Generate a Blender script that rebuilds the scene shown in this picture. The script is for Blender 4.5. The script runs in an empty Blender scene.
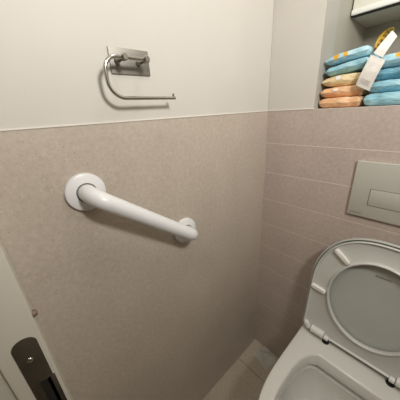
import bpy, bmesh, math, random
from mathutils import Vector, Matrix, noise
random.seed(4)
C = bpy.context.scene.collection
PI = math.pi
LEDGE = 1.17

# ------------------------------------------------------------------ helpers
def new_mat(name, col, rough=.5, metal=0.0, spec=.5, coat=0.0):
    m = bpy.data.materials.new(name); m.use_nodes = True
    b = m.node_tree.nodes['Principled BSDF']
    b.inputs['Base Color'].default_value = (*col, 1)
    b.inputs['Roughness'].default_value = rough
    b.inputs['Metallic'].default_value = metal
    b.inputs['Specular IOR Level'].default_value = spec
    b.inputs['Coat Weight'].default_value = coat
    return m

def N(m, t): return m.node_tree.nodes.new(t)
def L(m, a, b): m.node_tree.links.new(a, b)
def bsdf(m): return m.node_tree.nodes['Principled BSDF']

def noisy(m, c1, c2, scale=20, detail=4, lo=.35, hi=.65, bump=0.0, bdist=.001, bscale=None, stretch=(1, 1, 1)):
    tc = N(m, 'ShaderNodeTexCoord'); mp = N(m, 'ShaderNodeMapping')
    mp.inputs['Scale'].default_value = stretch
    L(m, tc.outputs['Object'], mp.inputs['Vector'])
    n = N(m, 'ShaderNodeTexNoise'); n.inputs['Scale'].default_value = scale; n.inputs['Detail'].default_value = detail
    L(m, mp.outputs[0], n.inputs['Vector'])
    r = N(m, 'ShaderNodeValToRGB')
    r.color_ramp.elements[0].position = lo; r.color_ramp.elements[0].color = (*c1, 1)
    r.color_ramp.elements[1].position = hi; r.color_ramp.elements[1].color = (*c2, 1)
    L(m, n.outputs['Fac'], r.inputs[0]); L(m, r.outputs[0], bsdf(m).inputs['Base Color'])
    if bump:
        n2 = N(m, 'ShaderNodeTexNoise'); n2.inputs['Scale'].default_value = bscale or scale * 2
        L(m, mp.outputs[0], n2.inputs['Vector'])
        b = N(m, 'ShaderNodeBump'); b.inputs['Strength'].default_value = bump; b.inputs['Distance'].default_value = bdist
        L(m, n2.outputs['Fac'], b.inputs['Height']); L(m, b.outputs[0], bsdf(m).inputs['Normal'])
    return r, tc

def math_node(m, op, a, b=None, c=None):
    n = N(m, 'ShaderNodeMath'); n.operation = op
    for i, v in enumerate((a, b, c)):
        if v is None: continue
        if isinstance(v, (int, float)): n.inputs[i].default_value = v
        else: L(m, v, n.inputs[i])
    return n.outputs[0]

def obj(name, bm, mats, parent=None, smooth=False, label=None, recalc=True):
    if recalc: bmesh.ops.recalc_face_normals(bm, faces=bm.faces[:])
    me = bpy.data.meshes.new(name)
    bm.to_mesh(me); bm.free()
    for m in (mats if isinstance(mats, (list, tuple)) else [mats]): me.materials.append(m)
    if smooth:
        for p in me.polygons: p.use_smooth = True
        try: me.set_sharp_from_angle(angle=math.radians(38))
        except Exception: pass
    o = bpy.data.objects.new(name, me); C.objects.link(o)
    if parent: o.parent = parent
    if label: o['label'] = label
    return o

def struct(name, bm, mats, **k):
    o = obj(name, bm, mats, **k); o['kind'] = 'structure'; return o

def thing(name, label, cat, loc=(0, 0, 0), group=None):
    o = bpy.data.objects.new(name, None); C.objects.link(o)
    o.location = loc; o['label'] = label; o['category'] = cat
    if group: o['group'] = group
    return o

def box(bm, lo, hi, bevel=0.0, seg=2, mat=0):
    vs = [bm.verts.new((x, y, z)) for x in (lo[0], hi[0]) for y in (lo[1], hi[1]) for z in (lo[2], hi[2])]
    fs = [bm.faces.new([vs[i] for i in q]) for q in ((0, 1, 3, 2), (4, 6, 7, 5), (0, 4, 5, 1), (2, 3, 7, 6), (0, 2, 6, 4), (1, 5, 7, 3))]
    for f in fs: f.material_index = mat
    if bevel:
        es = list({e for f in fs for e in f.edges})
        bmesh.ops.bevel(bm, geom=es, offset=bevel, segments=seg, affect='EDGES', profile=.5, material=-1)
    return bm

def B(lo, hi, bevel=0.0, seg=2):
    return box(bmesh.new(), lo, hi, bevel, seg)

def loft(bm, rings, close=True, cap0=False, cap1=False, mat=0):
    rv = [[bm.verts.new(p) for p in r] for r in rings]
    n = len(rv[0])
    for a, b in zip(rv[:-1], rv[1:]):
        for i in range(n if close else n - 1):
            j = (i + 1) % n
            f = bm.faces.new((a[i], a[j], b[j], b[i])); f.material_index = mat
    if cap0: bm.faces.new(rv[0])
    if cap1: bm.faces.new(rv[-1])
    return rv

def tube(bm, pts, r, n=20, caps=True, rs=None):
    pts = [Vector(p) for p in pts]
    rings = []; t0 = (pts[1] - pts[0]).normalized()
    up = Vector((0, 0, 1)) if abs(t0.z) < .9 else Vector((0, 1, 0))
    nrm = (up - t0 * up.dot(t0)).normalized()
    for i, p in enumerate(pts):
        t = (pts[min(i + 1, len(pts) - 1)] - pts[max(i - 1, 0)]).normalized()
        nrm = (nrm - t * nrm.dot(t)).normalized(); bn = t.cross(nrm)
        rr = rs[i] if rs else r
        rings.append([p + (nrm * math.cos(a) + bn * math.sin(a)) * rr for a in [2 * PI * k / n for k in range(n)]])
    loft(bm, rings, cap0=caps, cap1=caps)
    return bm

def fillet(pts, rad, seg=10):
    pts = [Vector(p) for p in pts]; out = [pts[0]]
    for i in range(1, len(pts) - 1):
        a, p, b = pts[i - 1], pts[i], pts[i + 1]
        r = rad[i - 1] if isinstance(rad, (list, tuple)) else rad
        d1 = (a - p).normalized(); d2 = (b - p).normalized()
        ang = d1.angle(d2); tl = r / math.tan(ang / 2)
        s = p + d1 * tl; e = p + d2 * tl
        c = p + (d1 + d2).normalized() * (r / math.sin(ang / 2))
        v1 = s - c; v2 = e - c; tot = v1.angle(v2)
        for k in range(seg + 1):
            f = k / seg
            out.append(c + (v1 * math.sin((1 - f) * tot) + v2 * math.sin(f * tot)) / math.sin(tot))
    out.append(pts[-1]); return out

def lathe(bm, prof, origin, axis, n=48):
    """prof: list of (radius, height along axis)"""
    axis = Vector(axis).normalized(); o = Vector(origin)
    up = Vector((0, 0, 1)) if abs(axis.z) < .9 else Vector((0, 1, 0))
    a1 = (up - axis * up.dot(axis)).normalized(); a2 = axis.cross(a1)
    rings = [[o + axis * h + (a1 * math.cos(2 * PI * k / n) + a2 * math.sin(2 * PI * k / n)) * max(r, 1e-5) for k in range(n)] for r, h in prof]
    loft(bm, rings, cap0=True, cap1=True)
    return bm

def text_mesh(name, body, size, mat, parent, M, depth=.0003, label=None, spacing=1.0):
    cu = bpy.data.curves.new(name, 'FONT'); cu.body = body; cu.size = size; cu.extrude = depth
    cu.align_x = 'CENTER'; cu.align_y = 'CENTER'; cu.space_character = spacing
    t = bpy.data.objects.new(name + '_curve', cu); C.objects.link(t)
    bpy.context.view_layer.update()
    me = bpy.data.meshes.new_from_object(t.evaluated_get(bpy.context.evaluated_depsgraph_get()))
    bpy.data.objects.remove(t); bpy.data.curves.remove(cu)
    me.transform(M); me.materials.clear(); me.materials.append(mat); me.name = name
    o = bpy.data.objects.new(name, me); C.objects.link(o); o.parent = parent
    if label: o['label'] = label
    return o

# ------------------------------------------------------------------ materials
paint = new_mat('wall_paint', (.80, .765, .69), .55)
noisy(paint, (.575, .545, .490), (.595, .565, .51), 6, 3, bump=.12, bdist=.0006, bscale=220)
reveal_m = new_mat('reveal_shaded_grey', (.40, .385, .345), .5)  # weaker light on the reveal side put into a darker grey
ceil_m = new_mat('ceiling_paint', (.84, .82, .77), .7)
noisy(ceil_m, (.83, .81, .76), (.85, .83, .78), 5, 3)

def tile_mat(name, base, dark, light, horiz=None, vert=None, joint_col=(.62, .55, .47), width=.0011, vis=.8, origin=(0, 0)):
    """mineral grey-beige porcelain; horiz=(start z, step); vert=(axis, start, step)"""
    m = new_mat(name, base, .42)
    tc = N(m, 'ShaderNodeTexCoord')
    def nz(scale, detail=5, stretch=None):
        n = N(m, 'ShaderNodeTexNoise'); n.inputs['Scale'].default_value = scale; n.inputs['Detail'].default_value = detail
        src = tc.outputs['Object']
        if stretch:
            mp = N(m, 'ShaderNodeMapping'); mp.inputs['Scale'].default_value = stretch; L(m, src, mp.inputs['Vector']); src = mp.outputs[0]
        L(m, src, n.inputs['Vector']); return n.outputs['Fac']
    r = N(m, 'ShaderNodeValToRGB')
    r.color_ramp.elements[0].position = .34; r.color_ramp.elements[0].color = (*dark, 1)
    r.color_ramp.elements[1].position = .66; r.color_ramp.elements[1].color = (*light, 1)
    e = r.color_ramp.elements.new(.5); e.color = (*base, 1)
    big = nz(7, 6); mid = nz(95, 4)
    L(m, math_node(m, 'ADD', math_node(m, 'MULTIPLY', big, .40), math_node(m, 'MULTIPLY', mid, .60)), r.inputs[0])
    col = r.outputs[0]
    # fine pale and dark specks
    sp = nz(240, 2)
    for thr, c, op in ((.66, light, 'GREATER_THAN'), (.33, tuple(v * .72 for v in dark), 'LESS_THAN')):
        mx = N(m, 'ShaderNodeMix'); mx.data_type = 'RGBA'
        f = math_node(m, 'MULTIPLY', math_node(m, op, sp, thr), .8)
        L(m, f, mx.inputs[0]); L(m, col, mx.inputs[6]); mx.inputs[7].default_value = (*[min(1, v * 1.12) for v in c], 1)
        col = mx.outputs[2]
    sep = N(m, 'ShaderNodeSeparateXYZ'); L(m, tc.outputs['Object'], sep.inputs[0])
    masks = []
    def jm(comp, start, step):
        v = math_node(m, 'DIVIDE', math_node(m, 'SUBTRACT', comp, start), step)
        v = math_node(m, 'ABSOLUTE', math_node(m, 'SUBTRACT', v, math_node(m, 'ROUND', v)))
        return math_node(m, 'LESS_THAN', math_node(m, 'MULTIPLY', v, step), width)
    if horiz: masks.append(jm(sep.outputs['Z'], *horiz))
    if vert:
        for a, s, st in vert: masks.append(jm(sep.outputs[a], s, st))
    if masks:
        mk = masks[0]
        for k in masks[1:]: mk = math_node(m, 'MAXIMUM', mk, k)
        mx = N(m, 'ShaderNodeMix'); mx.data_type = 'RGBA'
        L(m, math_node(m, 'MULTIPLY', mk, vis), mx.inputs[0]); L(m, col, mx.inputs[6]); mx.inputs[7].default_value = (*joint_col, 1)
        col = mx.outputs[2]
    L(m, col, bsdf(m).inputs['Base Color'])
    b = N(m, 'ShaderNodeBump'); b.inputs['Strength'].default_value = .22; b.inputs['Distance'].default_value = .0008
    L(m, nz(140, 5), b.inputs['Height']); L(m, b.outputs[0], bsdf(m).inputs['Normal'])
    L(m, math_node(m, 'MULTIPLY_ADD', mid, .25, .30), bsdf(m).inputs['Roughness'])
    return m

tb, td, tl = (.475, .408, .338), (.430, .366, .300), (.525, .456, .383)
bb, bd, bl = (.475, .395, .345), (.425, .352, .306), (.53, .448, .395)
tile_left = tile_mat('left_wall_tile', tb, td, tl, horiz=(.29, 5), joint_col=(.36, .30, .24), vis=.45)
tile_back = tile_mat('back_wall_strip_tile', bb, bd, bl, horiz=(LEDGE, .1105), joint_col=(.68, .60, .53), vis=.85)
tile_floor = tile_mat('floor_tile', (.42, .36, .28), (.37, .315, .245), (.47, .41, .33), vert=(('Y', -.145, .6), ('X', .33, .6)), joint_col=(.2, .165, .125), width=.0018, vis=.9)
caulk = new_mat('caulk', (.70, .66, .59), .5)
ceramic = new_mat('glazed_ceramic', (.66, .65, .605), .16)
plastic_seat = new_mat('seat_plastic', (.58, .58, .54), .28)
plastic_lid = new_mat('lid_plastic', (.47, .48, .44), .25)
rubber_white = new_mat('white_buffer', (.78, .76, .70), .45)
hinge_m = new_mat('hinge_plastic', (.72, .71, .67), .3)
dark_m = new_mat('dark_socket', (.008, .007, .006), .6)
white_metal = new_mat('white_powder_coat', (.80, .79, .77), .32)
noisy(white_metal, (.72, .715, .71), (.74, .735, .73), 8, 2)
steel = new_mat('brushed_steel', (.30, .28, .25), .55, .85)
noisy(steel, (.25, .235, .21), (.32, .30, .27), 60, 3, stretch=(1, .08, 1), bump=.05, bdist=.0002)
chrome = new_mat('polished_steel', (.52, .50, .46), .2, 1.0)
plate_m = new_mat('flush_plate_satin', (.47, .455, .40), .38, 0.0)
print_m = new_mat('grey_print', (.17, .16, .14), .5)
emboss_m = new_mat('embossed_grey', (.27, .26, .22), .5)
water_m = new_mat('water', (.55, .56, .52), .03)
bsdf(water_m).inputs['Transmission Weight'].default_value = .85
bsdf(water_m).inputs['IOR'].default_value = 1.33
niche_m = new_mat('niche_shaded_paint', (.46, .43, .36), .6)  # shadow deep in the niche put into a darker wall tone
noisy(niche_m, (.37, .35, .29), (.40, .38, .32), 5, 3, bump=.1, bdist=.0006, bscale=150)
cab_door_m = new_mat('cabinet_door_cream', (.86, .83, .73), .35)
cab_edge_m = new_mat('cabinet_edge_white', (.93, .92, .86), .3)
cab_body_m = new_mat('cabinet_body_grey', (.52, .51, .44), .5)
frame_m = new_mat('door_frame_lacquer', (.58, .545, .46), .35)
noisy(frame_m, (.57, .535, .45), (.59, .555, .47), 4, 2)
buff_m = new_mat('brown_buffer', (.16, .11, .07), .5)
bronze = new_mat('aged_strike_metal', (.10, .08, .055), .6, .0, .12)
noisy(bronze, (.045, .036, .024), (.060, .048, .033), 40, 3)
hall_m = new_mat('hall_paint', (.36, .31, .26), .7)
noisy(hall_m, (.35, .30, .25), (.37, .32, .27), 4, 2)
lamp_m = new_mat('lamp_housing', (.8, .8, .8), .4)
tissue_m = new_mat('tissue', (.70, .68, .64), .8)
noisy(tissue_m, (.44, .42, .37), (.50, .48, .43), 70, 3, bump=.4, bdist=.001, bscale=120)

def packet_mat(name, c1, c2, spots=None, spot_col=(.85, .42, .03)):
    m = new_mat(name, c1, .33)
    r, tc = noisy(m, c1, c2, 22, 3, bump=.8, bdist=.006, bscale=45, stretch=(1, 1, 2.2))
    if spots:
        n = N(m, 'ShaderNodeTexNoise'); n.inputs['Scale'].default_value = 120; L(m, tc.outputs['Object'], n.inputs['Vector'])
        mk = None
        for (x, z, rad) in spots:
            sep = N(m, 'ShaderNodeSeparateXYZ'); L(m, tc.outputs['Object'], sep.inputs[0])
            dx = math_node(m, 'SUBTRACT', sep.outputs['X'], x); dz = math_node(m, 'SUBTRACT', sep.outputs['Z'], z)
            d = math_node(m, 'SQRT', math_node(m, 'ADD', math_node(m, 'MULTIPLY', dx, dx), math_node(m, 'MULTIPLY', dz, dz)))
            d = math_node(m, 'ADD', d, math_node(m, 'MULTIPLY', math_node(m, 'SUBTRACT', n.outputs['Fac'], .5), .006))
            k = math_node(m, 'LESS_THAN', d, rad)
            mk = k if mk is None else math_node(m, 'MAXIMUM', mk, k)
        mx = N(m, 'ShaderNodeMix'); mx.data_type = 'RGBA'
        L(m, mk, mx.inputs[0]); L(m, r.outputs[0], mx.inputs[6]); mx.inputs[7].default_value = (*spot_col, 1)
        L(m, mx.outputs[2], bsdf(m).inputs['Base Color'])
    return m
peach_m = packet_mat('peach_wrapper', (.80, .46, .24), (.86, .56, .34))
yellow_m = packet_mat('pale_yellow_wrapper', (.80, .62, .34), (.85, .70, .44))
blue_m = packet_mat('blue_wrapper', (.27, .54, .64), (.42, .68, .76))
blue_dark_m = packet_mat('deeper_blue_wrapper', (.16, .39, .50), (.24, .49, .60))
blue_flower_m = packet_mat('blue_flower_wrapper', (.40, .68, .77), (.56, .80, .87), [(-.021, .0035, .0068), (.002, .005, .0062), (-.048, .010, .004)])
blue_flower2_m = packet_mat('blue_flower_wrapper_right', (.40, .68, .77), (.56, .80, .87), [(-.003, .008, .006), (.030, .006, .006)])
sticker_m = new_mat('white_sticker', (.85, .83, .80), .5)
tag_m = new_mat('white_tag', (.80, .77, .70), .42)
noisy(tag_m, (.62, .58, .53), (.74, .70, .65), 45, 3, bump=.4, bdist=.0015, bscale=60)
ribbon_y = new_mat('ribbon_yellow', (.46, .29, .02), .5)
ribbon_k = new_mat('ribbon_dark', (.10, .055, .02), .5)
tag_print = new_mat('tag_print', (.56, .54, .51), .6)

# ------------------------------------------------------------------ room shell
RX, FY, CZ, ND = .92, -.785, 2.42, .37         # right wall, front wall face, ceiling, niche depth
FYB = -.845                                     # far side of the front wall / door frame
HY = -2.1                                       # hall wall
struct('wall_left', B((-.10, FY - .0, 0), (0, .0, LEDGE)), tile_left)
b = B((-.10, FY, LEDGE), (-.0015, 0, CZ))
struct('wall_left_upper', b, paint)
struct('wall_back', B((-.10, 0, 0), (RX, .012 + ND, LEDGE)), tile_back)
bm = bmesh.new()
prof = [(0, .080, LEDGE), (.157, .080, LEDGE)]
box(bm, (-.10, .0015, LEDGE), (.1555, .085, CZ))
struct('wall_back_upper', bm, paint)
struct('reveal_shade_strip', B((.1550, .0018, LEDGE), (.1572, .0855, CZ)), reveal_m)  # thin strip added to carry the reveal's shade in its colour
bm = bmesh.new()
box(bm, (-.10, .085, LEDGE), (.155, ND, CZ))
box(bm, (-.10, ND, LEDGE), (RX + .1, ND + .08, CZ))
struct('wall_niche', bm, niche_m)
bm = bmesh.new()
box(bm, (RX, FY, 0), (RX + .1, ND, LEDGE))
struct('wall_right', bm, tile_left)
struct('wall_right_upper', B((RX, FY, LEDGE), (RX + .1, ND, CZ)), paint)
struct('floor', B((-.4, HY, -.08), (RX + .4, ND + .08, 0)), tile_floor)
struct('ceiling', B((-.4, HY, CZ), (RX + .4, ND + .08, CZ + .08)), ceil_m)
# caulk / tile trim lines along the tile top and down the inner corner
bm = bmesh.new(); box(bm, (-.0012, FY, LEDGE - .0005), (.0014, 0, LEDGE + .0022), .0006)
struct('trim_1', bm, caulk)
bm = bmesh.new(); box(bm, (0, -.0014, LEDGE - .0005), (.157, .0012, LEDGE + .0022), .0006)
struct('trim_2', bm, caulk)
# front wall with door opening, and the hall beyond
JX = .13; OX = .86; DH = 2.03
bm = bmesh.new()
box(bm, (-.10, FYB, 0), (JX - .045, FY, CZ)); box(bm, (OX + .045, FYB, 0), (RX + .1, FY, CZ)); box(bm, (JX - .045, FYB, DH + .045), (OX + .045, FY, CZ))
struct('wall_front', bm, paint)
bm = bmesh.new()
box(bm, (-.4, HY - .08, 0), (RX + .4, HY, CZ)); box(bm, (-.48, HY, 0), (-.4, FYB, CZ)); box(bm, (RX + .4, HY, 0), (RX + .48, FYB, CZ))
box(bm, (-.4, FYB, 0), (-.10, FYB + .05, CZ)); box(bm, (RX + .1, FYB, 0), (RX + .4, FYB + .05, CZ))
struct('wall_hall', bm, hall_m)

# door frame: jambs with a rebate on the hall side, head, strike plate
dr = bpy.data.objects.new('door_1', None); C.objects.link(dr); dr['kind'] = 'structure'
def jamb(x0, x1, sgn):
    bm = bmesh.new()
    fx = x1 if sgn > 0 else x0
    # main block and the stepped-back rebate
    box(bm, (x0, FY - .045, 0), (x1, FY + .008, DH + .045), .003)
    if sgn > 0: box(bm, (x0, FYB - .012, 0), (x1 - .016, FY - .0452, DH + .045), .002)
    else: box(bm, (x0 + .016, FYB - .012, 0), (x1, FY - .0452, DH + .045), .002)
    return bm
obj('jamb', jamb(JX - .045, JX, 1), frame_m, dr, True)
obj('jamb', jamb(OX, OX + .045, -1), frame_m, dr, True)
obj('head', B((JX - .0, FYB - .012, DH), (OX, FY + .008, DH + .045), .003), frame_m, dr, True)
# strike plate in the jamb face (rounded ends)
def rounded_slab(bm, cy, cz, hw, hh, x0, x1, hole=None, rr=None, n=12):
    rr = rr or hw
    out = []
    for (sy, sz, a0) in ((1, 1, 0), (-1, 1, PI / 2), (-1, -1, PI), (1, -1, 1.5 * PI)):
        for k in range(n + 1):
            a = a0 + PI / 2 * k / n
            out.append((cy + sy * (hw - rr) + rr * math.cos(a), cz + sz * (hh - rr) + rr * math.sin(a)))
    loft(bm, [[(x0, y, z) for y, z in out], [(x1 - .0004, y, z) for y, z in out],
              [(x1, cy + (y - cy) * .96, cz + (z - cz) * .99) for y, z in out]], cap0=True, cap1=True)
    return bm
SPY, SPZ = -.7985, .818
sp = obj('strike_plate', rounded_slab(bmesh.new(), SPY, SPZ, .0145, .086, JX - .002, JX + .0014, rr=.0140), bronze, dr, True, 'dark bronze strike plate with rounded ends')
bm = bmesh.new(); lathe(bm, [(.0001, 0), (.0042, 0), (.0040, .0006), (.0028, .0014), (.0001, .0017)], (JX + .0013, SPY - .001, SPZ + .046), (1, 0, 0), 24)
sc = obj('screw', bm, chrome, sp, True)
obj('screw', lathe(bmesh.new(), [(.0001, 0), (.0042, 0), (.0040, .0006), (.0028, .0014), (.0001, .0017)], (JX + .0013, SPY - .001, SPZ - .072), (1, 0, 0), 24), chrome, sp, True)
obj('lip', B((JX - .001, SPY + .006, SPZ - .078), (JX + .0018, FY + .0030, SPZ - .004), .0006), bronze, sp, True)
obj('latch_hole', rounded_slab(bmesh.new(), SPY + .004, SPZ - .036, .0070, .034, JX + .0012, JX + .0018, rr=.001), dark_m, sp, False, 'black latch opening')
bm = bmesh.new()
lathe(bm, [(.0001, 0), (.0050, 0), (.0050, .003), (.0040, .0052), (.0001, .0060)], (JX - .005, FY + .0078, SPZ + .113), (0, 1, 0), 20)
obj('buffer', bm, buff_m, dr, True, 'small brown buffer on the frame edge')

# ------------------------------------------------------------------ ceiling lamp (out of frame, assumed) and an added wall lamp
lp = thing('ceiling_lamp', 'round white flush ceiling lamp above the toilet room', 'lamp', (.50, -.30, CZ))
obj('housing', lathe(bmesh.new(), [(.0001, 0), (.10, 0), (.10, -.02), (.0001, -.02)], (0, 0, 0), (0, 0, 1), 40), lamp_m, lp)
ld = bpy.data.lights.new('ceiling_light', 'AREA'); ld.shape = 'DISK'; ld.size = .22; ld.energy = 3; ld.color = (1.0, .98, .95)
lo = bpy.data.objects.new('ceiling_light', ld); C.objects.link(lo); lo.location = (.50, -.30, CZ - .025)
wl = thing('assumed_wall_lamp', 'assumed small white wall lamp on the right wall, out of view', 'lamp', (RX, -.56, 1.62))  # unseen wall lamp, added and tuned to fit shadows and brightness
obj('housing', lathe(bmesh.new(), [(.0001, 0), (.05, 0), (.05, -.015), (.03, -.02), (.0001, -.02)], (0, 0, 0), (1, 0, 0), 40), lamp_m, wl, True)
sd = bpy.data.lights.new('assumed_wall_light', 'AREA'); sd.shape = 'DISK'; sd.size = .18; sd.energy = 8.7; sd.color = (1.0, .98, .95)
so = bpy.data.objects.new('assumed_wall_light', sd); C.objects.link(so); so.location = (RX - .075, -.56, 1.62); so.rotation_euler = Vector((-.92, .40, 0)).to_track_quat('-Z', 'Y').to_euler()
hd = bpy.data.lights.new('hall_light', 'AREA'); hd.shape = 'DISK'; hd.size = .3; hd.energy = 6; hd.color = (1.0, .93, .83)
ho = bpy.data.objects.new('hall_light', hd); C.objects.link(ho); ho.location = (.35, -1.4, CZ - .03)

# ------------------------------------------------------------------ toilet
tx = .425
T = thing('wall_hung_toilet', 'pale ceramic wall-hung toilet with raised lid and seat, in the right corner', 'toilet', (tx, 0, 0))
def body_ring(z, hw, front, y0=-.0, p=2.9, n=96, straight=.45):
    """D outline in plan: flat at wall y=-.001, straight sides, rounded front"""
    pts = []
    ys = front * straight; ln = front - ys
    m = n // 4
    for k in range(m): pts.append((-hw, -.0012 + (ys + .0012) * -1 * 0 - ys * 0 + (-(ys) * k / m), z))
    for k in range(2 * m + 1):
        a = PI * k / (2 * m)
        c, s = math.cos(a), math.sin(a)
        pts.append((-hw * math.copysign(abs(c) ** (2 / p), c), -ys - ln * abs(s) ** (2 / p), z))
    for k in range(1, m): pts.append((hw, -ys + ys * k / m, z))
    return [(x, min(y, -.0012), zz) for x, y, zz in pts]
def open_ring(z, s, yc=-.300, hw=.129, hl=.164, p=2.9, n=None, dy=0, zf=None):
    ref = body_ring(z, .175, .505)
    pts = []
    for (x, y, _) in ref:
        a = math.atan2((y - yc) / .20, x / .175)
        c, sn = math.cos(a), math.sin(a)
        X = hw * s * math.copysign(abs(c) ** (2 / p), c); Y = yc + dy + hl * s * math.copysign(abs(sn) ** (2 / p), sn)
        pts.append((X, Y, zf(X, Y, a) if zf else z))
    return pts
ZT = .410
bm = bmesh.new()
def rim_low(X, Y, a):
    back = max(0, min(1, (Y + .33) / .12))
    return ZT - .026 - .016 * back * (1 + .22 * math.sin(X * 130) * back)
def rim_low2(X, Y, a): return rim_low(X, Y, a) - .006
rings = [body_ring(.07, .10, .26), body_ring(.085, .115, .30), body_ring(.20, .142, .40), body_ring(.30, .163, .47), body_ring(.36, .171, .497),
         body_ring(.395, .1745, .504), body_ring(.404, .1745, .5045), body_ring(.4085, .172, .502), body_ring(ZT, .168, .498),
         open_ring(ZT, 1.035), open_ring(ZT - .0012, 1.01), open_ring(ZT - .005, .99), open_ring(0, .970, zf=rim_low), open_ring(0, 1.055, zf=rim_low2), open_ring(0, 1.055, zf=lambda X, Y, a: rim_low2(X, Y, a) - .014), open_ring(0, .985, zf=lambda X, Y, a: rim_low2(X, Y, a) - .019),
         open_ring(.335, .98), open_ring(.31, .94), open_ring(.28, .86, dy=.004), open_ring(.245, .70, dy=.012), open_ring(.225, .55, dy=.02),
         open_ring(.205, .45, dy=.025), open_ring(.17, .38, dy=.03), open_ring(.14, .25, dy=.03)]
loft(bm, rings, cap0=True, cap1=True)
o = obj('bowl', bm, ceramic, T, True)
wr = open_ring(.212, .478, dy=.0235)
bm = bmesh.new(); bm.faces.new([bm.verts.new(p) for p in wr]); obj('water', bm, water_m, T)

# seat / lid in local (u, v, w) -> leaning back against the wall
TILT = .11
HG = Vector((0, -.085, .420))
RM = Matrix(((1, 0, 0), (0, math.sin(TILT), -math.cos(TILT)), (0, math.cos(TILT), math.sin(TILT))))
def UV(u, v, w): return HG + RM @ Vector((u, v, w))
def d_out(ins, n=120):
    """outer D outline sampled by angle about (0,.2)"""
    pts = []
    for k in range(n):
        a = 2 * PI * k / n; dx, dy = math.cos(a), math.sin(a)
        lo_, hi_ = 0, .5
        for _ in range(40):
            r = (lo_ + hi_) / 2; u, v = dx * r, .2 + dy * r
            hw = .178 - ins; top = .407 - ins; bot = .000 + ins
            ins_ok = abs(u) < hw and v > bot
            if v > .20: ins_ok = (abs(u) / hw) ** 2.35 + ((v - .20) / (top - .20)) ** 2.35 < 1
            elif v < .03 + ins:   # small corner rounding at the hinge end
                cr = .022
                if abs(u) > hw - cr and v < bot + cr: ins_ok = math.hypot(abs(u) - hw + cr, v - bot - cr) < cr
            if ins_ok: lo_ = r
            else: hi_ = r
        pts.append((dx * lo_, .2 + dy * lo_))
    return pts
def d_in(off, n=120):
    pts = []
    for k in range(n):
        a = 2 * PI * k / n; A, Bb = .1125 + off, .1365 + off
        r = 1 / math.sqrt((math.cos(a) / A) ** 2 + (math.sin(a) / Bb) ** 2)
        pts.append((r * math.cos(a), .2 + r * math.sin(a)))
    return pts
def ringw(o2, w, f=None): return [UV(u, v, w) for u, v in o2]
# lid: shallow dish, its raised lip showing round the seat
bm = bmesh.new()
c0 = d_out(.0)
def scaled(s): return [(u * s, .2 + (v - .2) * s) for u, v in d_out(.02)]
rings = [ringw(scaled(.02), -.022), ringw(scaled(.6), -.022), ringw(d_out(.012), -.020), ringw(d_out(.003), -.014), ringw(d_out(.0), -.006), ringw(d_out(.0), .0035),
         ringw(d_out(.0012), .0050), ringw(d_out(.0035), .0050), ringw(d_out(.0045), .0035), ringw(d_out(.0050), -.003), ringw(d_out(.012), -.006),
         ringw(scaled(.8), -.0085), ringw(scaled(.5), -.0095), ringw(scaled(.02), -.010)]
loft(bm, rings, cap0=True, cap1=True)
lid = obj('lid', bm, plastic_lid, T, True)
# seat ring, underside towards the room
bm = bmesh.new()
rings = [ringw(d_out(.009), -.001), ringw(d_out(.0076), .002), ringw(d_out(.0074), .011), ringw(d_out(.0082), .0130), ringw(d_out(.0098), .0130), ringw(d_out(.0115), .0105),
         ringw(d_out(.0135), .0075), ringw(d_out(.020), .0065), ringw(d_in(.014), .0070), ringw(d_in(.0080), .0090), ringw(d_in(.0065), .0150), ringw(d_in(.0045), .0165),
         ringw(d_in(.0020), .0160), ringw(d_in(.0), .0130), ringw(d_in(.0005), .004), ringw(d_in(.004), -.001)]
rv = [[bm.verts.new(p) for p in r] for r in rings]; n = len(rv[0])
for i in range(len(rv)):
    a, b2 = rv[i], rv[(i + 1) % len(rv)]
    for k in range(n): bm.faces.new((a[k], a[(k + 1) % n], b2[(k + 1) % n], b2[k]))
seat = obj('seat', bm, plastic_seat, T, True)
# four white buffers
def capsule_bar(bm, p0, p1, r, w0, w1):
    p0 = Vector(p0); p1 = Vector(p1); d = (p1 - p0).normalized(); nn = Vector((-d.y, d.x)); base = []
    for k in range(9): a = -PI / 2 + PI * k / 8; base.append(p1 + d * r * math.cos(a) + nn * r * math.sin(a))
    for k in range(9): a = PI / 2 + PI * k / 8; base.append(p0 + d * r * math.cos(a) + nn * r * math.sin(a))
    c = (p0 + p1) / 2
    rr = [[UV(p.x, p.y, w0) for p in base], [UV(p.x, p.y, w1 - .0015) for p in base], [UV(c.x + (p.x - c.x) * .92, c.y + (p.y - c.y) * .86, w1) for p in base]]
    loft(bm, rr, cap0=True, cap1=True); return bm
for s in (-1, 1):
    for p0, p1 in (((.118, .338), (.086, .312)), ((.163, .183), (.128, .178))):
        obj('buffer', capsule_bar(bmesh.new(), (s * p0[0], p0[1]), (s * p1[0], p1[1]), .0062, .0068, .0175), rubber_white, seat, True, 'raised cream-white buffer')
# hinges
for s in (-1, 1):
    h = obj('hinge', tube(bmesh.new(), [UV(s * u, .014, .012) for u in (.140, .1385, .098, .0965)], .013, 24, True, [.0105, .0128, .0128, .0105]), hinge_m, T, True, 'white hinge barrel')
    k = bmesh.new(); tube(k, [UV(s * u, .010, .013) for u in (.0955, .0945, .083, .082)], .009, 20, True, [.006, .0085, .0085, .006])
    obj('knuckle', k, hinge_m, h, True)
    obj('clip', B_clip(s) if False else capsule_bar(bmesh.new(), (s * .160, .026), (s * .149, .012), .006, .006, .019), hinge_m, h, True)
    obj('socket', lathe(bmesh.new(), [(.0001, 0), (.011, 0), (.011, .0022), (.008, .003), (.0001, .003)], (s * .089, -.094, ZT - .0004), (0, 0, 1), 28), dark_m, h, True, 'dark socket in the ceramic')
Mt = Matrix.Translation(UV(.003, .296, -.0079)) @ RM.to_4x4()
text_mesh('lettering', 'DURAVIT', .0085, print_m, lid, Mt, .0003, 'small dark maker lettering', 1.05)

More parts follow.
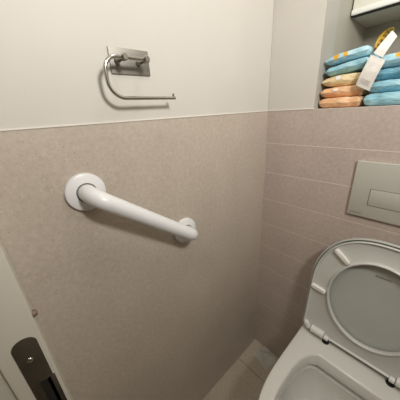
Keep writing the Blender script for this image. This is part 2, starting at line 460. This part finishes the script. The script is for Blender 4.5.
# ------------------------------------------------------------------ flush plate
F = thing('flush_plate', 'satin grey rectangular flush plate on the strip-tiled back wall', 'flush plate', (0, 0, 0))
px0, px1, pz0, pz1 = .298, .552, .866, 1.030
plate = obj('plate', B((px0, -.0085, pz0), (px1, -.0005, pz1), .0022, 3), plate_m, F, True)
bz0, bz1, bx0, bx1 = .905, .955, .343, .507
def groove(bm, x0, x1, z0, z1, y, t=.0011):
    for lo_, hi_ in (((x0, z0), (x1, z0 + t)), ((x0, z1 - t), (x1, z1)), ((x0, z0), (x0 + t, z1)), ((x1 - t, z0), (x1, z1))):
        box(bm, (lo_[0], y - .0002, lo_[1]), (hi_[0], y + .0002, hi_[1]))
bm = bmesh.new(); groove(bm, bx0, bx1, bz0, bz1, -.0086, .0010); obj('button_gap', bm, dark_m, F, label='thin dark gap round the button')
obj('button', B((bx0 + .001, -.0096, bz0 + .001), (bx1 - .001, -.0082, bz1 - .001), .0006), plate_m, F, True)
Mt = Matrix.Translation((.3205, -.0088, .8765)) @ Matrix.Rotation(PI / 2, 4, 'X')
text_mesh('lettering', 'GEBERIT', .0088, emboss_m, plate, Mt, .0002, 'small grey maker lettering', 1.05)

# ------------------------------------------------------------------ grab rail
G = thing('grab_rail', 'white tubular grab rail sloping down to the right on the left wall', 'grab rail', (0, 0, 0))
A_ = Vector((0, -.6435, 1.047)); B_ = Vector((0, -.4125, .8635)); ST = .053; RR = .0165
path = fillet([A_ + Vector((.004, 0, 0)), A_ + Vector((ST, 0, 0)), B_ + Vector((ST, 0, 0)), B_ + Vector((.004, 0, 0))], .030, 12)
obj('tube', tube(bmesh.new(), path, RR, 32), white_metal, G, True)
for c in (A_, B_):
    fl = obj('flange', lathe(bmesh.new(), [(.0001, .0005), (.0375, .0005), (.0375, .006), (.0362, .009), (.033, .0103), (.0195, .0118), (.0188, .0105), (.0001, .0100)], c, (1, 0, 0), 64), white_metal, G, True)
    bm = bmesh.new()
    lathe(bm, [(RR - .001, .0095), (.0192, .0095), (.0188, .0112), (RR - .001, .0112)], c, (1, 0, 0), 48)
    obj('ring_gap', bm, print_m, fl, True, 'thin dark gap around the tube')

# ------------------------------------------------------------------ paper holder
H = thing('toilet_paper_holder', 'empty brushed-steel toilet paper holder with open curved bar on the painted wall', 'toilet paper holder', (0, 0, 0))
obj('back_plate', B((-.0013, -.5475, 1.2565), (.0022, -.4650, 1.3005), .0006), steel, H, True)
HX = .032
for y in (-.534, -.490):
    z = 1.2785
    bm = bmesh.new(); lathe(bm, [(.0001, 0), (.0062, 0), (.0062, .003), (.0045, .004), (.0045, HX - .006), (.0062, HX - .003), (.0062, HX + .004), (.0045, HX + .0055), (.0001, HX + .0055)], (.0022, y, z), (1, 0, 0), 24)
    obj('post', bm, chrome, H, True)
pp = fillet([(HX, -.486, 1.2785), (HX, -.5725, 1.2785), (HX, -.5705, 1.2120), (HX, -.4285, 1.2120)], [.024, .030], 14)
obj('bar', tube(bmesh.new(), pp, .0034, 16), chrome, H, True)
obj('tip', tube(bmesh.new(), [(HX, -.4325, 1.2120), (HX, -.4325, 1.2205)], .0022, 12), chrome, H, True)

# ------------------------------------------------------------------ wall cabinet in the niche
K = thing('wall_cabinet', 'cream-fronted wall cabinet high in the niche above the packets', 'cabinet', (0, 0, 0))
obj('body', B((.1555, .2055, 1.431), (.86, ND - .001, CZ - .05), .001), cab_body_m, K, True)
bm = B((.1585, .186, 1.4325), (.50, .2045, CZ - .05), .0035, 3)
dd = obj('door', bm, cab_door_m, K, True, 'cream cabinet door')
obj('gap_shade_strip', B((.1585, .186, 1.4295), (.858, .2040, 1.4325), .001), dark_m, K, label='dark line under the door')  # dark strip standing in for the shaded gap beneath the door
obj('edge_strip', B((.1580, .1815, 1.4320), (.501, .2050, 1.4465), .0030, 3), cab_edge_m, dd, True, 'bright rounded bottom edge')
obj('door', B((.503, .186, 1.4325), (.858, .2045, CZ - .05), .0035, 3), cab_door_m, K, True, 'cream cabinet door')

# ------------------------------------------------------------------ soft packets on the ledge
def packet(name, label, mat, x0, x1, z0, z1, y0=.014, y1=.20, rot=0.0, group='', yaw=0.0, seed=0, taper=0.0, pinch=.5):
    """pillow-like flat packet; front long side toward the room; taper pinches the left end"""
    w, h, d = (x1 - x0) / 2, (z1 - z0) / 2, (y1 - y0) / 2
    bm = bmesh.new(); nu, nv = 26, 18
    top, bot = [], []
    for i in range(nu + 1):
        a, b_ = [], []
        for j in range(nv + 1):
            u = -1 + 2 * i / nu; v = -1 + 2 * j / nv
            # denser near the borders
            u = math.sin(u * PI / 2) * .6 + u * .4; v = math.sin(v * PI / 2) * .6 + v * .4
            e = (1 - abs(u) ** (9 if u < 0 else 18)) ** .5 * (1 - abs(v) ** 20) ** .5 if abs(u) < 1 and abs(v) < 1 else 0
            e = max(e, 0) * (1 - taper * max(0, -u) ** 1.5)
            q = noise.noise(Vector((u * 2.2 + seed * 7.1, v * 3, seed)))
            q2 = noise.noise(Vector((u * 5 + seed * 3.3, v * 7, seed + 4.4)))
            shear = .007 * max(0, -v) ** 4
            fold = .0035 * noise.noise(Vector((u * 1.5, seed * 2.3, 9.1)))
            sh = 1 - .06 * abs(v) ** 3 + .03 * q2
            X = w * u * (1 - .05 * abs(v) ** 4) + .002 * q2
            Y = d * v * (1 - .04 * abs(u) ** 4) + .0035 * q + fold
            zt = h * e * (1 - .10 * abs(q) - .08 * abs(q2)); zb = -h * e * (1 - .02 * abs(q))
            sag = -h * taper * .55 * max(0, -u) ** 1.5
            a.append(bm.verts.new((X, Y - shear * zt / h, zt + sag + .0004))); b_.append(bm.verts.new((X, Y - shear * zb / h, zb + sag * .1 - .0004)))
        top.append(a); bot.append(b_)
    for i in range(nu):
        for j in range(nv):
            bm.faces.new((top[i][j], top[i + 1][j], top[i + 1][j + 1], top[i][j + 1]))
            bm.faces.new((bot[i][j], bot[i][j + 1], bot[i + 1][j + 1], bot[i + 1][j]))
    for i in range(nu):
        bm.faces.new((top[i][0], bot[i][0], bot[i + 1][0], top[i + 1][0])); bm.faces.new((top[i][nv], top[i + 1][nv], bot[i + 1][nv], bot[i][nv]))
    for j in range(nv):
        bm.faces.new((top[0][j], top[0][j + 1], bot[0][j + 1], bot[0][j])); bm.faces.new((top[nu][j], bot[nu][j], bot[nu][j + 1], top[nu][j + 1]))
    o = obj(name, bm, mat, None, True)
    o.location = ((x0 + x1) / 2, (y0 + y1) / 2, (z0 + z1) / 2); o.rotation_euler = (0, -rot, yaw)
    o['label'] = label; o['category'] = 'packet'; o['group'] = group
    return o
gl = 'soft wrapped packets stacked at the left of the niche'
gr = 'blue wrapped packets stacked beside the tag'
def sticker(parent, x, z, w, h, y, mat=None, lab='white sticker'):
    bm = bmesh.new(); box(bm, (x - w, y - .0012, z - h), (x + w, y + .004, z + h), .0005)
    return obj('sticker', bm, mat or sticker_m, parent, False, lab)
p1 = packet('wrapped_packet', 'peach packet at the bottom of the left stack, resting on the tiled ledge', peach_m, .1600, .2715, LEDGE + .0005, 1.1985, .012, .19, group=gl, seed=1, taper=.05)
p2 = packet('wrapped_packet', 'peach packet in the middle of the three orange ones', peach_m, .1602, .2695, 1.1985, 1.2270, .016, .19, group=gl, seed=2, taper=.2)
p3 = packet('wrapped_packet', 'pale yellow-orange packet with white sticker, topmost of the three orange ones', yellow_m, .1602, .2690, 1.2270, 1.2570, .018, .19, group=gl, seed=3, taper=.35)
sticker(p3, -.008, .0065, .0075, .0045, -.0862); sticker(p2, -.012, .0055, .006, .0032, -.0868)
p4 = packet('wrapped_packet', 'plain blue packet directly on top of the orange packets, tilted up to the right', blue_m, .164, .2745, 1.2605, 1.2850, .018, .19, rot=.12, group=gl, seed=4, taper=.15)
p5 = packet('wrapped_packet', 'light blue packet with orange flowers, on top of the left stack', blue_flower_m, .1600, .2670, 1.2885, 1.3110, .016, .19, rot=.12, group=gl, seed=5, taper=.2)
packet('wrapped_packet', 'blue packet at the bottom of the right stack, on the tiled ledge', blue_m, .2735, .392, LEDGE + .0005, 1.2020, .010, .19, group=gr, seed=6, taper=.05)
packet('wrapped_packet', 'blue packet second from the bottom of the right stack', blue_m, .2765, .392, 1.2025, 1.2310, .014, .19, group=gr, seed=7, taper=.15)
packet('wrapped_packet', 'deeper blue packet just under the flowered one in the right stack', blue_dark_m, .2780, .390, 1.2315, 1.2580, .022, .19, group=gr, seed=8, taper=.2)
packet('wrapped_packet', 'light blue packet with an orange flower, top of the right stack', blue_flower2_m, .2790, .388, 1.2590, 1.2890, .014, .19, rot=.05, group=gr, seed=9, taper=.15)

# ------------------------------------------------------------------ tag with yellow loop
W = thing('paper_tag', 'white paper tag on a strap with a yellow and black loop, hanging over the packets', 'tag', (0, 0, 0))
def sheet(bm, P, nu, nv, th, matf=None, crink=.0008, seed=0.0):
    """P(u,v)->point; solid sheet with thickness along local normal"""
    g = [[Vector(P(i / nu, j / nv)) for j in range(nv + 1)] for i in range(nu + 1)]
    nrm = [[None] * (nv + 1) for _ in range(nu + 1)]
    for i in range(nu + 1):
        for j in range(nv + 1):
            a = g[min(i + 1, nu)][j] - g[max(i - 1, 0)][j]; b_ = g[i][min(j + 1, nv)] - g[i][max(j - 1, 0)]
            nrm[i][j] = a.cross(b_).normalized()
    f = [[bm.verts.new(g[i][j] + nrm[i][j] * (th / 2 + crink * noise.noise(g[i][j] * 90 + Vector((seed, 0, 0))))) for j in range(nv + 1)] for i in range(nu + 1)]
    k = [[bm.verts.new(g[i][j] - nrm[i][j] * (th / 2 - crink * noise.noise(g[i][j] * 90 + Vector((seed, 0, 0))))) for j in range(nv + 1)] for i in range(nu + 1)]
    for i in range(nu):
        for j in range(nv):
            a = bm.faces.new((f[i][j], f[i + 1][j], f[i + 1][j + 1], f[i][j + 1])); b_ = bm.faces.new((k[i][j], k[i][j + 1], k[i + 1][j + 1], k[i + 1][j]))
            if matf: a.material_index = b_.material_index = matf(i, j)
    for i in range(nu):
        bm.faces.new((f[i][0], k[i][0], k[i + 1][0], f[i + 1][0])); bm.faces.new((f[i][nv], f[i + 1][nv], k[i + 1][nv], k[i][nv]))
    for j in range(nv):
        bm.faces.new((f[0][j], f[0][j + 1], k[0][j + 1], k[0][j])); bm.faces.new((f[nu][j], k[nu][j], k[nu][j + 1], f[nu][j + 1]))
    return bm
def quadf(TL, TR, BL, BR, bow=0.0):
    TL, TR, BL, BR = map(Vector, (TL, TR, BL, BR))
    def P(u, v):
        p = TL.lerp(TR, u).lerp(BL.lerp(BR, u), v)
        return p + Vector((0, -bow * math.sin(PI * v), 0))
    return P
YT = .006
tag = obj('tag', sheet(bmesh.new(), quadf((.2760, YT, 1.290), (.3080, YT, 1.272), (.2560, YT - .004, 1.2245), (.2890, YT - .004, 1.2070), .004), 8, 14, .0012), tag_m, W, True)
strap = obj('strap', sheet(bmesh.new(), quadf((.3020, .038, 1.338), (.3150, .034, 1.3225), (.2800, .008, 1.2930), (.3010, .006, 1.2790), .003), 4, 12, .0010), tag_m, W, True)
# yellow loop bulging behind the strap
def loopP(u, v):
    # v: along the loop (0 top at strap, 1 bottom);  u: 0 outer edge, 1 inner edge next to strap
    out = [(.3030, .040, 1.3440), (.2880, .055, 1.3470), (.2760, .062, 1.3410), (.2690, .060, 1.3270), (.2690, .050, 1.3120), (.2730, .035, 1.2960)]
    inn = [(.3040, .045, 1.3390), (.2985, .050, 1.3330), (.2930, .052, 1.3250), (.2870, .050, 1.3150), (.2810, .042, 1.3050), (.2780, .034, 1.2950)]
    t = v * 5; i = min(int(t), 4); f = t - i
    def cr(L_):
        p = [Vector(L_[max(i - 1, 0)]), Vector(L_[i]), Vector(L_[i + 1]), Vector(L_[min(i + 2, 5)])]
        return .5 * ((2 * p[1]) + (p[2] - p[0]) * f + (2 * p[0] - 5 * p[1] + 4 * p[2] - p[3]) * f * f + (3 * p[1] - p[0] - 3 * p[2] + p[3]) * f ** 3)
    return cr(out).lerp(cr(inn), u) + Vector((0, .004 * math.sin(PI * u), 0))
def lm(i, j):
    if j > 20: return 1
    return 1 if (j % 4 in (1, 2) and 3 <= i <= 9 and (i * 7 + j * 3) % 5 != 0) else 0
obj('loop', sheet(bmesh.new(), loopP, 12, 26, .0010, lm, .0003), [ribbon_y, ribbon_k], W, True, 'yellow loop with dark markings')
bm = bmesh.new()
Pq = quadf((.2760, YT, 1.290), (.3080, YT, 1.272), (.2560, YT - .004, 1.2245), (.2890, YT - .004, 1.2070), .004)
for v in (.72, .78, .84):
    a = [Pq(.2, v), Pq(.8, v), Pq(.8, v + .018), Pq(.2, v + .018)]
    off = Vector((0, -.0013, 0))
    loft(bm, [[p + off * 1.25 for p in a], [p + off * .6 for p in a]], cap0=True, cap1=True)
obj('print', bm, tag_print, tag, False, 'faint grey print')

# ------------------------------------------------------------------ crumpled tissue on the floor
bm = bmesh.new()
def tis(u, v):
    x = .050 + .085 * u; y = -.085 + .080 * v
    x += .02 * (v - .5) + .005 * noise.noise(Vector((u * 3, v * 3, 1.7))); y += -.02 * (u - .5) + .005 * noise.noise(Vector((u * 3, v * 3, 5.1)))
    z = .002 + .022 * max(0, noise.noise(Vector((u * 2.6 + 1, v * 2.6, 3.3))) + .35) * math.sin(PI * min(1, max(0, u))) ** .5 * math.sin(PI * min(1, max(0, v))) ** .5
    return (x, y, z)
sheet(bm, tis, 16, 16, .0008, None, .0015)
o = obj('tissue', bm, tissue_m, None, True)
zmin = min(v.co.z for v in o.data.vertices)
o.location.z = -zmin + .0003
o['label'] = 'crumpled white tissue on the floor in the corner behind the toilet'; o['category'] = 'tissue'

# ------------------------------------------------------------------ camera
cam = bpy.data.cameras.new('camera'); co = bpy.data.objects.new('camera', cam); C.objects.link(co)
r = Vector((.67275671, .73791893, -.05361033)); u = Vector((-.24136173, .28738846, .92690473)); f = Vector((-.69938754, .61064189, -.37144791))
co.matrix_world = Matrix(((r.x, u.x, -f.x, .459630), (r.y, u.y, -f.y, -.746400), (r.z, u.z, -f.z, 1.180662), (0, 0, 0, 1)))
cam.sensor_width = 36; cam.sensor_fit = 'HORIZONTAL'; cam.lens = 36 * 219.904 / 400; cam.clip_start = .01
bpy.context.scene.camera = co

w = bpy.data.worlds.new('world'); bpy.context.scene.world = w; w.use_nodes = True
w.node_tree.nodes['Background'].inputs[0].default_value = (.5, .45, .4, 1); w.node_tree.nodes['Background'].inputs[1].default_value = .05
vs = bpy.context.scene.view_settings
vs.view_transform = 'Standard'; vs.look = 'None'; vs.gamma = 1; vs.exposure = 0.0; vs.use_curve_mapping = False
